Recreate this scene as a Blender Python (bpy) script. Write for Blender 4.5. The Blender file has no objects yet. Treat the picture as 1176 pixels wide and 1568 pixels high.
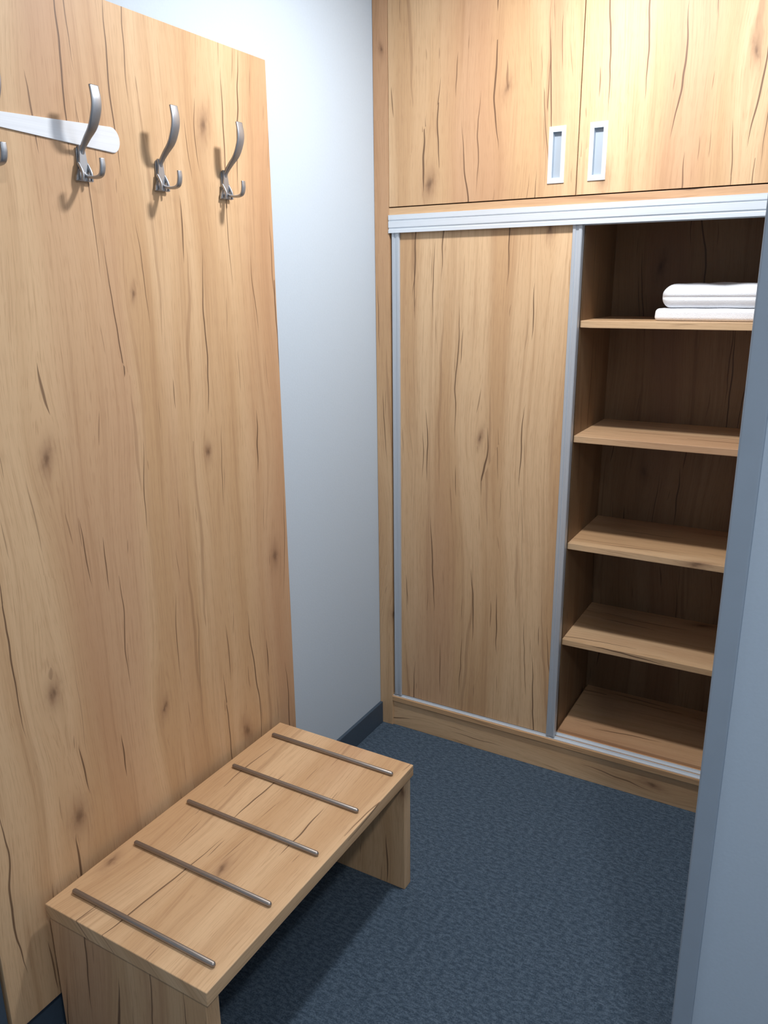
import bpy, bmesh, math, random
from mathutils import Matrix, Vector
random.seed(3)
S = bpy.context.scene
S.view_settings.view_transform = 'Standard'
S.view_settings.look = 'None'
S.view_settings.exposure = 0.0

def lin(c):
    o = []
    for v in c:
        v /= 255.0
        o.append(v/12.92 if v <= .04045 else ((v+.055)/1.055)**2.4)
    return (*o, 1.0)

# ---------------------------------------------------------------- node helpers
class NT:
    def __init__(s, name):
        s.mat = bpy.data.materials.new(name); s.mat.use_nodes = True
        s.t = s.mat.node_tree; s.b = s.t.nodes['Principled BSDF']
    def n(s, typ): return s.t.nodes.new(typ)
    def set(s, sock, v):
        if isinstance(v, bpy.types.NodeSocket): s.t.links.new(v, sock)
        else: sock.default_value = v
    def m(s, op, a, b=0.0, c=None, clamp=False):
        nd = s.n('ShaderNodeMath'); nd.operation = op; nd.use_clamp = clamp
        s.set(nd.inputs[0], a); s.set(nd.inputs[1], b)
        if c is not None: s.set(nd.inputs[2], c)
        return nd.outputs[0]
    def vec(s, x, y, z=0.0):
        nd = s.n('ShaderNodeCombineXYZ')
        s.set(nd.inputs[0], x); s.set(nd.inputs[1], y); s.set(nd.inputs[2], z)
        return nd.outputs[0]
    def sep(s, v):
        nd = s.n('ShaderNodeSeparateXYZ'); s.set(nd.inputs[0], v); return nd.outputs
    def noise(s, v, scale=1.0, detail=2.0, rough=.5):
        nd = s.n('ShaderNodeTexNoise'); s.set(nd.inputs['Vector'], v)
        nd.inputs['Scale'].default_value = scale; nd.inputs['Detail'].default_value = detail
        nd.inputs['Roughness'].default_value = rough
        return nd.outputs[0]
    def mix(s, f, a, b, blend='MIX'):
        nd = s.n('ShaderNodeMix'); nd.data_type = 'RGBA'; nd.blend_type = blend
        s.set(nd.inputs[0], f); s.set(nd.inputs[6], a); s.set(nd.inputs[7], b)
        return nd.outputs[2]
    def ss(s, v, a, b, lo=0.0, hi=1.0):
        nd = s.n('ShaderNodeMapRange'); nd.interpolation_type = 'SMOOTHSTEP'
        s.set(nd.inputs[0], v)
        s.set(nd.inputs[1], a); s.set(nd.inputs[2], b)
        nd.inputs[3].default_value = lo; nd.inputs[4].default_value = hi
        return nd.outputs[0]
    def pos(s): return s.n('ShaderNodeNewGeometry').outputs['Position']
    def bump(s, h, strength, dist):
        nd = s.n('ShaderNodeBump'); nd.inputs['Strength'].default_value = strength
        nd.inputs['Distance'].default_value = dist; s.set(nd.inputs['Height'], h)
        s.t.links.new(nd.outputs[0], s.b.inputs['Normal'])

def wood(name, along, seed=0.0, dark=1.0):
    k = NT(name)
    P = k.sep(k.pos())
    if along == 'z': A = P[2]; C = k.m('ADD', P[0], P[1])
    elif along == 'y': A = P[1]; C = k.m('ADD', P[0], P[2])
    else: A = P[0]; C = k.m('ADD', P[1], P[2])
    C = k.m('ADD', C, seed); A = k.m('ADD', A, seed*1.7)
    n1 = k.noise(k.vec(k.m('MULTIPLY', C, 2.2), k.m('MULTIPLY', A, 1.0), seed), 1, 1)
    C2 = k.m('ADD', C, k.m('MULTIPLY', k.m('SUBTRACT', n1, .5), .13))
    def vor(cx, ax, cs, as_, rnd=1.0):
        v = k.n('ShaderNodeTexVoronoi'); v.voronoi_dimensions = '2D'
        v.inputs['Randomness'].default_value = rnd
        v.inputs['Scale'].default_value = 1.0
        a = k.m('MULTIPLY', cx, cs); b = k.m('MULTIPLY', ax, as_)
        k.set(v.inputs['Vector'], k.vec(a, b))
        p = k.sep(v.outputs['Position'])
        dx = k.m('DIVIDE', k.m('SUBTRACT', a, p[0]), cs)
        dz = k.m('DIVIDE', k.m('SUBTRACT', b, p[1]), as_)
        c = k.n('ShaderNodeSeparateColor'); k.set(c.inputs[0], v.outputs['Color'])
        return dx, dz, c.outputs
    def gauss(dx, dz, sx, sz):
        a = k.m('POWER', k.m('DIVIDE', k.m('ABSOLUTE', dx), sx), 2.0)
        b = k.m('POWER', k.m('DIVIDE', k.m('ABSOLUTE', dz), sz), 2.0)
        return k.m('EXPONENT', k.m('MULTIPLY', k.m('ADD', a, b), -1.0))
    kx, kz, kc = vor(C2, A, 3.6, 1.8)
    gate = k.ss(kc[0], .42, .50)
    size = k.m('ADD', k.m('MULTIPLY', kc[1], 1.0), .6)
    kz2 = k.m('ADD', kz, k.m('MULTIPLY', kx, k.m('MULTIPLY', k.m('SUBTRACT', kc[2], .5), 3.5)))
    kn = k.noise(k.vec(k.m('MULTIPLY', C, 90.0), k.m('MULTIPLY', A, 45.0), seed), 1, 3)
    kxj = k.m('DIVIDE', k.m('ADD', kx, k.m('MULTIPLY', k.m('SUBTRACT', kn, .5), .022)), size)
    kzj = k.m('DIVIDE', kz2, size)
    g = k.m('MULTIPLY', gauss(kx, kz, .045, .16), gate)
    C3 = k.m('SUBTRACT', C2, k.m('MULTIPLY', k.m('MULTIPLY', kx, g), .88))
    core = k.m('MULTIPLY', gauss(kxj, kzj, .0065, .011), gate)
    halo = k.m('MULTIPLY', gauss(kxj, kzj, .018, .034), gate)
    fig = k.noise(k.vec(k.m('MULTIPLY', C3, 8.0), k.m('MULTIPLY', A, .45), seed+3), 1, 2, .5)
    fig2 = k.noise(k.vec(k.m('MULTIPLY', C3, 42.0), k.m('MULTIPLY', A, .9), seed+7), 1, 3, .6)
    fib = k.noise(k.vec(k.m('MULTIPLY', C3, 260.0), k.m('MULTIPLY', A, 5.0), seed), 1, 3, .65)
    pore = k.noise(k.vec(k.m('MULTIPLY', C3, 620.0), k.m('MULTIPLY', A, 22.0), seed+1), 1, 1, .5)
    L = lin((219, 184, 144)); M = lin((201, 162, 121)); D = lin((164, 123, 88)); PK = lin((188, 143, 110))
    col = k.mix(k.ss(fig, .36, .62), M, L)
    pk = k.noise(k.vec(k.m('MULTIPLY', C3, 4.5), k.m('MULTIPLY', A, .4), seed+11), 1, 1)
    col = k.mix(k.m('MULTIPLY', k.ss(pk, .48, .66), .6), col, PK)
    col = k.mix(k.m('MULTIPLY', k.ss(fig2, .50, .72), .34), col, D)
    col = k.mix(k.m('MULTIPLY', k.ss(fib, .48, .72), .34), col, D)
    col = k.mix(k.m('MULTIPLY', k.ss(pore, .56, .72), .30), col, D)
    col = k.mix(k.m('MULTIPLY', halo, .55), col, lin((138, 100, 74)))
    col = k.mix(k.m('MULTIPLY', core, .6), col, lin((92, 66, 50)))
    def cracks(cs, as_, Lmax, w0, thr, off, slant=.12):
        wob = k.noise(k.vec(k.m('MULTIPLY', A, 5.0), k.m('MULTIPLY', C, 2.0), off), 1, 2)
        dx, dz, cc = vor(k.m('ADD', C3, off), k.m('ADD', A, off*2.3), cs, as_)
        dx = k.m('ADD', dx, k.m('MULTIPLY', k.m('SUBTRACT', wob, .5), .03))
        dx = k.m('ADD', dx, k.m('MULTIPLY', dz, k.m('MULTIPLY', k.m('SUBTRACT', cc[0], .5), slant)))
        LL = k.m('MULTIPLY', k.m('ADD', k.m('MULTIPLY', cc[1], .8), .2), Lmax)
        q = k.m('SUBTRACT', 1.0, k.m('POWER', k.m('ABSOLUTE', k.m('DIVIDE', dz, LL)), 2.0))
        w = k.m('MAXIMUM', k.m('MULTIPLY', q, w0), 1e-5)
        mk = k.ss(k.m('DIVIDE', k.m('ABSOLUTE', dx), w), 1.0, .3)
        mk = k.m('MULTIPLY', mk, k.m('GREATER_THAN', q, 0.0))
        return k.m('MULTIPLY', mk, k.ss(cc[2], thr, thr+.15))
    def cap(f, s_): return k.m('MULTIPLY', f, s_)
    col = k.mix(cap(cracks(5, .9, .48, .0085, .2, 9.1), .34), col, lin((138, 100, 72)))
    col = k.mix(cap(cracks(7, 1.7, .27, .0034, .10, .0), .85), col, lin((92, 64, 46)))
    col = k.mix(cap(cracks(9, 2.2, .18, .0026, .35, 5.3), .75), col, lin((100, 70, 50)))
    col = k.mix(cap(cracks(17, 5.0, .06, .0018, .60, 13.7), .55), col, lin((112, 80, 58)))
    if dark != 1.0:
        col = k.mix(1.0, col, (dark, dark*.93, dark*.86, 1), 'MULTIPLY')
    k.set(k.b.inputs['Base Color'], col)
    k.b.inputs['Roughness'].default_value = .5
    k.b.inputs['Specular IOR Level'].default_value = .35
    k.bump(fib, .10, .0005)
    return k.mat

def plain(name, c, rough=.6, metal=0.0, nscale=0.0, namt=.0, bumpd=0.0, spec=.4):
    k = NT(name)
    col = lin(c)
    if nscale:
        nz = k.noise(k.pos(), nscale, 3)
        a = tuple(min(1, v*(1+namt)) for v in col[:3])+(1,); b = tuple(v*(1-namt) for v in col[:3])+(1,)
        k.set(k.b.inputs['Base Color'], k.mix(nz, b, a))
        if bumpd: k.bump(nz, .4, bumpd)
    else: k.b.inputs['Base Color'].default_value = col
    k.b.inputs['Roughness'].default_value = rough; k.b.inputs['Metallic'].default_value = metal
    k.b.inputs['Specular IOR Level'].default_value = spec
    return k.mat

def carpet():
    k = NT('carpet_blue_grey')
    p = k.pos()
    a = k.noise(p, 260, 3, .65); c = k.noise(p, 4, 2)
    q = k.sep(p)
    b = k.noise(k.vec(k.m('MULTIPLY', q[0], 60.0), k.m('MULTIPLY', q[1], 130.0), 0.0), 1, 2, .6)
    s = k.m('ADD', k.m('MULTIPLY', a, .5), k.m('MULTIPLY', b, .5))
    col = k.mix(k.ss(s, .38, .64), lin((52, 67, 82)), lin((90, 106, 122)))
    col = k.mix(k.m('MULTIPLY', c, .2), col, lin((56, 74, 92)))
    k.set(k.b.inputs['Base Color'], col)
    k.b.inputs['Roughness'].default_value = .95; k.b.inputs['Specular IOR Level'].default_value = .1
    k.b.inputs['Sheen Weight'].default_value = .12
    k.bump(s, .8, .004)
    return k.mat

def brushed(name, c, rough=.35, metal=1.0, axis=2):
    k = NT(name); P = k.sep(k.pos())
    sc = [400.0]*3; sc[axis] = 6.0
    v = k.vec(*[k.m('MULTIPLY', P[i], sc[i]) for i in range(3)])
    nz = k.noise(v, 1, 2)
    col = lin(c)
    k.set(k.b.inputs['Base Color'], k.mix(nz, tuple(v_*.86 for v_ in col[:3])+(1,), col))
    k.set(k.b.inputs['Roughness'], k.m('ADD', k.m('MULTIPLY', nz, .15), rough-.07))
    k.b.inputs['Metallic'].default_value = metal
    return k.mat

W_panel = wood('oak_laminate_wall_panel', 'z', 0.0)
W_door = wood('oak_laminate_sliding_door', 'z', 4.3)
W_up = wood('oak_laminate_upper_doors', 'z', 8.9)
W_frame = wood('oak_laminate_frame', 'z', 2.2)
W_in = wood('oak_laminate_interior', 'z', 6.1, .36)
W_shelf = wood('oak_laminate_shelf', 'x', 1.3)
W_bench = wood('oak_laminate_bench_top', 'y', 3.1)
W_leg = wood('oak_laminate_bench_leg', 'z', 5.2)
ALU = brushed('satin_aluminium', (210, 216, 223), .42, .5, 2)
ALUX = brushed('satin_aluminium_rail', (232, 238, 244), .40, .35, 0)
STEEL = brushed('satin_nickel', (176, 178, 182), .38, .85, 2)
ROD = brushed('steel_rod', (164, 156, 150), .38, .8, 0)
PLATE = brushed('white_metal_plate', (230, 234, 240), .4, .2, 1)
WALL = plain('painted_wall_blue_grey', (194, 206, 217), .85, 0, 160, .03, .0006, .2)
WALLR = plain('painted_wall_grey_blue', (184, 198, 212), .85, 0, 160, .03, .0006, .2)
CEIL = plain('ceiling_white', (226, 230, 234), .9, 0, 60, .02)
TRIM = plain('painted_door_frame_grey', (150, 163, 177), .5, 0, 30, .04)
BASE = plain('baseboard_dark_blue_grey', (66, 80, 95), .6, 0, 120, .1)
TOWEL = plain('white_terry_cotton', (240, 242, 246), .95, 0, 420, .05, .003, .1)
CARPET = carpet()
LED = NT('led_diffuser'); LED.b.inputs['Emission Color'].default_value = (1, 1, 1, 1)
LED.b.inputs['Emission Strength'].default_value = 6.0; LED = LED.mat

# ---------------------------------------------------------------- mesh helpers
def empty(name, loc):
    e = bpy.data.objects.new(name, None); e.location = loc; e.empty_display_size = .05
    S.collection.objects.link(e); return e

def mk(name, bm, mat, parent=None, loc=(0, 0, 0), smooth=False):
    me = bpy.data.meshes.new(name)
    bmesh.ops.recalc_face_normals(bm, faces=bm.faces)
    bm.to_mesh(me); bm.free()
    if mat: me.materials.append(mat)
    if smooth:
        for p in me.polygons: p.use_smooth = True
    o = bpy.data.objects.new(name, me); S.collection.objects.link(o)
    o.location = Vector(loc)
    if parent:
        o.parent = parent; o.location = Vector(loc)-parent.location
    return o

def box(name, x0, x1, y0, y1, z0, z1, mat, parent=None, bev=.001, seg=2):
    bm = bmesh.new()
    c = Vector(((x0+x1)/2, (y0+y1)/2, (z0+z1)/2))
    bmesh.ops.create_cube(bm, size=1)
    for v in bm.verts: v.co = Vector((v.co.x*(x1-x0), v.co.y*(y1-y0), v.co.z*(z1-z0)))
    if bev: bmesh.ops.bevel(bm, geom=bm.edges[:], offset=bev, segments=seg, affect='EDGES', profile=.5)
    return mk(name, bm, mat, parent, c)

def holed(name, x0, x1, z0, z1, hx0, hx1, hz0, hz1, y0, y1, mat, parent):
    bm = bmesh.new(); xs = [x0, hx0, hx1, x1]; zs = [z0, hz0, hz1, z1]
    c = Vector(((x0+x1)/2, y0, (z0+z1)/2))
    g = [[bm.verts.new(Vector((x, y0, z))-c) for z in zs] for x in xs]
    fs = []
    for i in range(3):
        for j in range(3):
            if i == 1 and j == 1: continue
            fs.append(bm.faces.new((g[i][j], g[i+1][j], g[i+1][j+1], g[i][j+1])))
    r = bmesh.ops.extrude_face_region(bm, geom=fs)
    for v in [e for e in r['geom'] if isinstance(e, bmesh.types.BMVert)]: v.co.y += y1-y0
    return mk(name, bm, mat, parent, c)

def prism(name, outline, axis, a0, a1, mat, parent, loc, bev=.0008, smooth=False):
    bm = bmesh.new()
    def P(p, a): return (p[0], a, p[1]) if axis == 'y' else (a, p[0], p[1])
    lo = [bm.verts.new(P(p, a0)) for p in outline]; hi = [bm.verts.new(P(p, a1)) for p in outline]
    n = len(outline)
    f1 = bm.faces.new(lo); f2 = bm.faces.new(hi[::-1])
    for i in range(n): bm.faces.new((lo[i], lo[(i+1) % n], hi[(i+1) % n], hi[i]))
    if bev:
        es = list(set(f1.edges[:]+f2.edges[:]))
        bmesh.ops.bevel(bm, geom=es, offset=bev, segments=2, affect='EDGES')
    return mk(name, bm, mat, parent, loc, smooth)

def catmull(pts, n=8):
    out = []; P = [pts[0]]+list(pts)+[pts[-1]]
    for i in range(1, len(P)-2):
        for k_ in range(n):
            t = k_/n
            q = []
            for d in range(len(pts[0])):
                a, b, c, e = P[i-1][d], P[i][d], P[i+1][d], P[i+2][d]
                q.append(.5*((2*b)+(-a+c)*t+(2*a-5*b+4*c-e)*t*t+(-a+3*b-3*c+e)*t**3))
            out.append(tuple(q))
    out.append(tuple(pts[-1])); return out

def band(name, path, th, wd, mat, parent, loc):
    p = catmull(path); bm = bmesh.new(); rings = []
    for i, q in enumerate(p):
        a = p[max(i-1, 0)]; b = p[min(i+1, len(p)-1)]
        t = Vector((b[0]-a[0], 0, b[1]-a[1])).normalized(); nrm = Vector((-t.z, 0, t.x))
        c = Vector((q[0], 0, q[1])); w = wd*q[2]/2; h = th*q[3]/2
        ring = []
        for k_ in range(16):
            an = 2*math.pi*k_/16
            cx = math.copysign(abs(math.cos(an))**.45, math.cos(an)); sy = math.copysign(abs(math.sin(an))**.6, math.sin(an))
            ring.append(bm.verts.new(c+Vector((0, 1, 0))*w*cx+nrm*h*sy))
        rings.append(ring)
    for r0, r1 in zip(rings, rings[1:]):
        for k_ in range(16): bm.faces.new((r0[k_], r0[(k_+1) % 16], r1[(k_+1) % 16], r1[k_]))
    bm.faces.new(rings[0]); bm.faces.new(rings[-1][::-1])
    return mk(name, bm, mat, parent, loc, True)

# ---------------------------------------------------------------- room shell
CX = 1.431; H = 1.70; YW = 2.443; ZC = 2.72
box('floor', -.12, 2.72, -1.42, 3.02, -.06, 0, CARPET, bev=0)
box('ceiling', -.12, 2.72, -1.42, 3.02, ZC, ZC+.08, CEIL, bev=0)
box('wall_left', -.12, 0, -1.42, 2.90, 0, ZC, WALL, bev=0)
box('wall_back', -.12, 2.72, 2.90, 3.02, 0, ZC, WALL, bev=0)
box('wall_front', 0, 2.60, -1.42, -1.30, 0, ZC, WALL, bev=0)
box('wall_side', 2.60, 2.72, -1.42, 2.90, 0, ZC, WALL, bev=0)
box('wall_right', 1.350, 1.50, 1.375, 2.90, 0, ZC, WALLR, bev=0)
box('wall_return', 1.350, 2.60, 1.262, 1.375, 0, ZC, WALLR, bev=0)
box('trim_1', 1.316, 1.350, 1.250, 1.40, 0, ZC, TRIM, bev=.003)
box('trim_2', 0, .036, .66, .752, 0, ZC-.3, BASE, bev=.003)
box('baseboard_left', 0, .012, .752, YW-.001, 0, .092, BASE, bev=.002)

# ---------------------------------------------------------------- wall panel
pe = empty('wood_wall_panel', (.03, 1.29, .12))
box('panel_board', .022, .041, .757, 1.826, .118, 2.26, W_panel, pe, .0012)
box('batten_1', 0, .022, .85, .90, .16, 2.20, W_frame, pe)
box('batten_2', 0, .022, 1.70, 1.75, .16, 2.20, W_frame, pe)

# ---------------------------------------------------------------- coat hooks
XP = .041
def hook(y):
    e = bpy.data.objects.new('coat_hook', None); S.collection.objects.link(e)
    e.location = (XP, y, 1.93); L = (XP, y, 1.93)
    w = .011; out = []
    for k_ in range(24):
        a = 2*math.pi*k_/24
        out.append((w*math.cos(a), (.022 if math.sin(a) > 0 else -.022)+w*math.sin(a)+.012))
    prism('base_plate', out, 'x', 0.0, .004, STEEL, e, L, .001)
    prism('foot', [(-.021, -.022), (.021, -.022), (.019, -.012), (.009, .004), (.007, .045), (-.007, .045), (-.009, .004), (-.019, -.012)],
          'x', .003, .010, STEEL, e, L, .0015)
    band('upper_prong', [(.004, .020, .45, 1.3), (.010, .038, .5, 1.3), (.026, .056, .75, 1.1), (.046, .075, 1.0, 1), (.059, .100, 1.1, 1), (.0635, .122, 1.1, 1), (.060, .148, 1.05, .9)],
         .006, .022, STEEL, e, L)
    band('lower_prong', [(.004, -.004, .55, 1), (.018, -.013, .6, 1), (.040, -.017, .6, 1), (.057, -.013, .62, 1), (.063, .002, .65, 1), (.063, .017, .6, .9)],
         .006, .020, STEEL, e, L)
    for s_ in (-1, 1):
        band('side_leg', [(.006, .012, .35, 1), (.016, -.006, .35, 1), (.016, -.022, .35, 1)], .006, .014, STEEL, e, (XP, y+s_*.011, 1.93))
for y in (.978, 1.197, 1.413, 1.632): hook(y)

out = []
for k_ in range(13):
    a = -math.pi/2+math.pi*k_/12
    out.append((1.283+.024*math.cos(a)*.9, 1.997+.025*math.sin(a)))
out += [(1.02, 2.010), (.84, 2.008), (.83, 1.997), (.84, 1.986), (1.02, 1.984)]
prism('metal_wall_plate', [(a-1.05, b-1.997) for a, b in out], 'x', 0, .0035, PLATE, None, (XP, 1.05, 1.997), .001)

# ---------------------------------------------------------------- bench
be = empty('luggage_bench', (.297, 1.288, 0))
bx0, bx1, by0, by1, bz = .064, .532, .860, 1.714, .398
box('top', bx0, bx1, by0, by1, bz-.034, bz, W_bench, be, .002, 3)
box('leg_near', bx0+.004, bx1-.008, by0+.004, by0+.040, 0, bz-.034, W_leg, be, .0015)
box('leg_far', bx0+.004, bx1-.008, by1-.040, by1-.004, 0, bz-.034, W_leg, be, .0015)
def rod(name, x0, x1, y, z, r, par):
    bm = bmesh.new(); rings = []
    prof = [(0, .25), (.002, .7), (.005, 1), (x1-x0-.005, 1), (x1-x0-.002, .7), (x1-x0, .25)]
    for px, s_ in prof:
        rings.append([bm.verts.new((px, r*s_*math.cos(2*math.pi*k_/20), r*s_*math.sin(2*math.pi*k_/20))) for k_ in range(20)])
    for a, b in zip(rings, rings[1:]):
        for k_ in range(20): bm.faces.new((a[k_], a[(k_+1) % 20], b[(k_+1) % 20], b[k_]))
    bm.faces.new(rings[0]); bm.faces.new(rings[-1])
    mk(name, bm, ROD, par, (x0, y, z), True)
for i in range(5): rod('rod_%d' % (i+1), .091, .507, .914+i*.1815, bz+.0058, .006, be)

# ---------------------------------------------------------------- wardrobe
we = empty('built_in_wardrobe', (.67, 2.67, 0))
WR = 1.340
box('side_stile', .001, .056, YW, YW+.022, 0, ZC-.001, W_frame, we, .0008)
box('side_panel_left', .001, .019, YW+.022, 2.898, 0, ZC-.001, W_frame, we)
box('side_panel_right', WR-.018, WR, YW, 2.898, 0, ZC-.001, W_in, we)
box('plinth', .056, WR-.018, YW+.006, YW+.024, 0, .108, wood('oak_laminate_plinth', 'x', 7.7), we)
box('bottom_board', .056, WR-.018, YW-.001, 2.885, .108, .128, W_shelf, we, .001)
box('bottom_panel', .713, WR-.018, YW+.066, 2.884, .128, .140, W_shelf, we, .001)
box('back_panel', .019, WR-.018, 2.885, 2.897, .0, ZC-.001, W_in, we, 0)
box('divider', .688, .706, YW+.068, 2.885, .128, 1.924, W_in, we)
box('mid_board', .056, WR-.018, YW+.001, 2.885, 1.9225, 1.9445, wood('oak_laminate_mid', 'x', 2.9), we, .0008)
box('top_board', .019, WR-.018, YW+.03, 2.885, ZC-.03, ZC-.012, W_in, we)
box('top_filler', .056, WR-.018, YW+.002, YW+.02, 2.672, ZC-.001, W_frame, we)
for i, z in enumerate((1.585, 1.220, .852, .497)):
    box('shelf_%d' % (i+1), .706, WR-.018, YW+.062, 2.885, z-.022, z, W_shelf, we, .0015)
prof = [(0, 1.8655), (0, 1.876), (.004, 1.877), (.004, 1.882), (0, 1.883), (0, 1.902), (.003, 1.903), (.003, 1.906), (0, 1.907),
        (0, 1.9222), (.060, 1.9222), (.060, 1.8655), (.057, 1.8655), (.057, 1.90), (.032, 1.90), (.032, 1.8655), (.029, 1.8655), (.029, 1.90), (.003, 1.90), (.003, 1.8655)]
prism('top_rail', [(a, b-1.9) for a, b in prof], 'x', .056, WR-.018, ALUX, we, (0, YW-.004, 1.9), 0)
for n, y in (('track_1', .008), ('track_2', .036)):
    box(n, .056, WR-.018, YW+y-.002, YW+y+.020, .1282, .1305, ALUX, we, .0005)
    box(n+'_rib', .056, WR-.018, YW+y+.008, YW+y+.0105, .1305, .136, ALUX, we, .0005)
def sdoor(nm, x0, x1, y0):
    box(nm+'_board', x0+.022, x1-.022, y0+.006, y0+.018, .139, 1.884, W_door, we, .0005)
    for s_, xa, xb in (('left', x0, x0+.030), ('right', x1-.030, x1)):
        out = [(xa, y0+.001), (xa+.002, y0-.002), (xa+.010, y0-.002), (xa+.0115, y0+.001), (xb-.0115, y0+.001), (xb-.010, y0-.002), (xb-.002, y0-.002), (xb, y0+.001), (xb, y0+.022), (xa, y0+.022)]
        bm = bmesh.new(); lo = [bm.verts.new((a-xa, b-y0, .137)) for a, b in out]; hi = [bm.verts.new((a-xa, b-y0, 1.886)) for a, b in out]
        bm.faces.new(lo); bm.faces.new(hi)
        for k_ in range(len(out)):
            j = (k_+1) % len(out); bm.faces.new((lo[k_], lo[j], hi[j], hi[k_]))
        mk(nm+'_profile_'+s_, bm, ALU, we, (xa, y0, 0))
sdoor('sliding_door_outer', .062, .713, YW+.007)
sdoor('sliding_door_inner', .060, .705, YW+.036)
def udoor(nm, x0, x1, hx0, hx1):
    hz0, hz1 = 1.984, 2.139
    holed(nm, x0, x1, 1.948, 2.668, hx0+.003, hx1-.003, hz0+.003, hz1-.003, YW, YW+.018, W_up, we)
    holed(nm+'_pull_frame', hx0, hx1, hz0, hz1, hx0+.012, hx1-.012, hz0+.015, hz1-.015, YW-.003, YW+.002, ALUX, we)
    x0c, x1c, z0c, z1c = hx0+.012, hx1-.012, hz0+.015, hz1-.015
    bm = bmesh.new(); c = Vector(((x0c+x1c)/2, YW, (z0c+z1c)/2))
    f = [bm.verts.new(Vector(p)-c) for p in ((x0c, YW, z0c), (x1c, YW, z0c), (x1c, YW, z1c), (x0c, YW, z1c))]
    b = [bm.verts.new(Vector(p)-c) for p in ((x0c+.002, YW+.009, z0c+.002), (x1c-.002, YW+.009, z0c+.002), (x1c-.002, YW+.009, z1c-.002), (x0c+.002, YW+.009, z1c-.002))]
    for k_ in range(4): bm.faces.new((f[k_], f[(k_+1) % 4], b[(k_+1) % 4], b[k_]))
    bm.faces.new(b)
    mk(nm+'_pull_cup', bm, plain(nm+'_cup', (176, 186, 196), .45, .4), we, c)
udoor('upper_door_left', .058, .6875, .601, .651)
udoor('upper_door_right', .6905, 1.320, .722, .773)

# ---------------------------------------------------------------- towels
def slab(name, x0, x1, y0, y1, z0, z1, par, seed, droop=.006, r=.03, wav=.0012):
    bm = bmesh.new()
    bmesh.ops.create_cube(bm, size=2)
    bmesh.ops.subdivide_edges(bm, edges=bm.edges[:], cuts=31, use_grid_fill=True)
    hx, hy, hz = (x1-x0)/2, (y1-y0)/2, (z1-z0)/2
    rnd = random.Random(seed); ph = [rnd.uniform(0, 6) for _ in range(6)]
    r = min(hz*.98, r)
    def rm(t): return math.copysign(1-(1-abs(t))**2.0, t)
    for v in bm.verts:
        p = Vector((rm(v.co.x)*hx, rm(v.co.y)*hy, v.co.z*hz))
        core = Vector((max(-hx+r, min(hx-r, p.x)), max(-hy+r, min(hy-r, p.y)), max(-hz+r, min(hz-r, p.z))))
        d = p-core
        if d.length > 1e-7:
            m_ = max(abs(d.x), abs(d.y), abs(d.z)); p = core+d.normalized()*m_
        top = max(0, p.z/hz)
        e = max(abs(p.x)/hx, abs(p.y)/hy)
        p.z += top*(wav*math.sin(p.x*28+ph[0])*math.sin(p.y*21+ph[1])+wav*.5*math.sin(p.x*61+p.y*33+ph[4])-droop*(max(0, e-.5)/.5)**2)
        p.x += .0012*math.sin(p.y*40+ph[2]+p.z*60); p.y += .0015*math.sin(p.x*37+ph[3])
        # fold crease: pinch half way up the visible sides
        if hz > .03:
            pin = math.exp(-((p.z+.004)/.004)**2)*.004
            p.y += pin if p.y < -hy*.8 else 0
        v.co = p
    return mk(name, bm, TOWEL, par, ((x0+x1)/2, (y0+y1)/2, (z0+z1)/2), True)
te = empty('folded_towels', (1.08, 2.68, 1.585))
slab('lower_towel', .921, 1.245, 2.545, 2.80, 1.5855, 1.622, te, 1, .0005, .012, .0008)
slab('upper_towel', .936, 1.242, 2.550, 2.795, 1.6215, 1.694, te, 4, .010, .030, .002)

# ---------------------------------------------------------------- ceiling downlights
def downlight(x, y, power, r=.085):
    e = empty('ceiling_downlight', (x, y, ZC))
    bm = bmesh.new()
    rings = []
    for rr, zz in ((r+.022, 0), (r+.020, -.006), (r+.004, -.008), (r, -.004), (r, 0)):
        rings.append([bm.verts.new((rr*math.cos(2*math.pi*k_/48), rr*math.sin(2*math.pi*k_/48), zz)) for k_ in range(48)])
    for a, b in zip(rings, rings[1:]):
        for k_ in range(48): bm.faces.new((a[k_], a[(k_+1) % 48], b[(k_+1) % 48], b[k_]))
    mk('bezel', bm, PLATE, e, (x, y, ZC), True)
    bm = bmesh.new(); bmesh.ops.create_circle(bm, cap_ends=True, segments=48, radius=r)
    mk('diffuser', bm, LED, e, (x, y, ZC-.003))
    l = bpy.data.lights.new('lamp', 'AREA'); l.shape = 'DISK'; l.size = r*2; l.energy = power; l.color = (.985, .99, 1)
    o = bpy.data.objects.new('lamp', l); S.collection.objects.link(o); o.parent = e; o.location = (0, 0, -.012)
downlight(.80, 1.80, 26, .07)
downlight(1.85, -.10, 22, .09)

w = bpy.data.worlds.new('world'); S.world = w; w.use_nodes = True
w.node_tree.nodes['Background'].inputs[0].default_value = (.6, .7, .85, 1)
w.node_tree.nodes['Background'].inputs[1].default_value = .3

# ---------------------------------------------------------------- camera
Y = Vector((.4961, -.2460, .8327)).normalized()
Z = Vector((-.0089, -.9613, -.2754)); Z = (Z-Y*Z.dot(Y)).normalized()
X = Y.cross(Z)
right = Vector((X.x, Y.x, Z.x)); down = Vector((X.y, Y.y, Z.y)); fwd = Vector((X.z, Y.z, Z.z))
cam = bpy.data.cameras.new('camera'); co = bpy.data.objects.new('camera', cam); S.collection.objects.link(co)
M = Matrix((right, -down, -fwd)).transposed().to_4x4()
M.translation = Vector((CX, 0, H)); co.matrix_world = M
cam.sensor_fit = 'VERTICAL'; cam.sensor_height = 36; cam.lens = 1205/1568*36
cam.clip_start = .02
S.camera = co
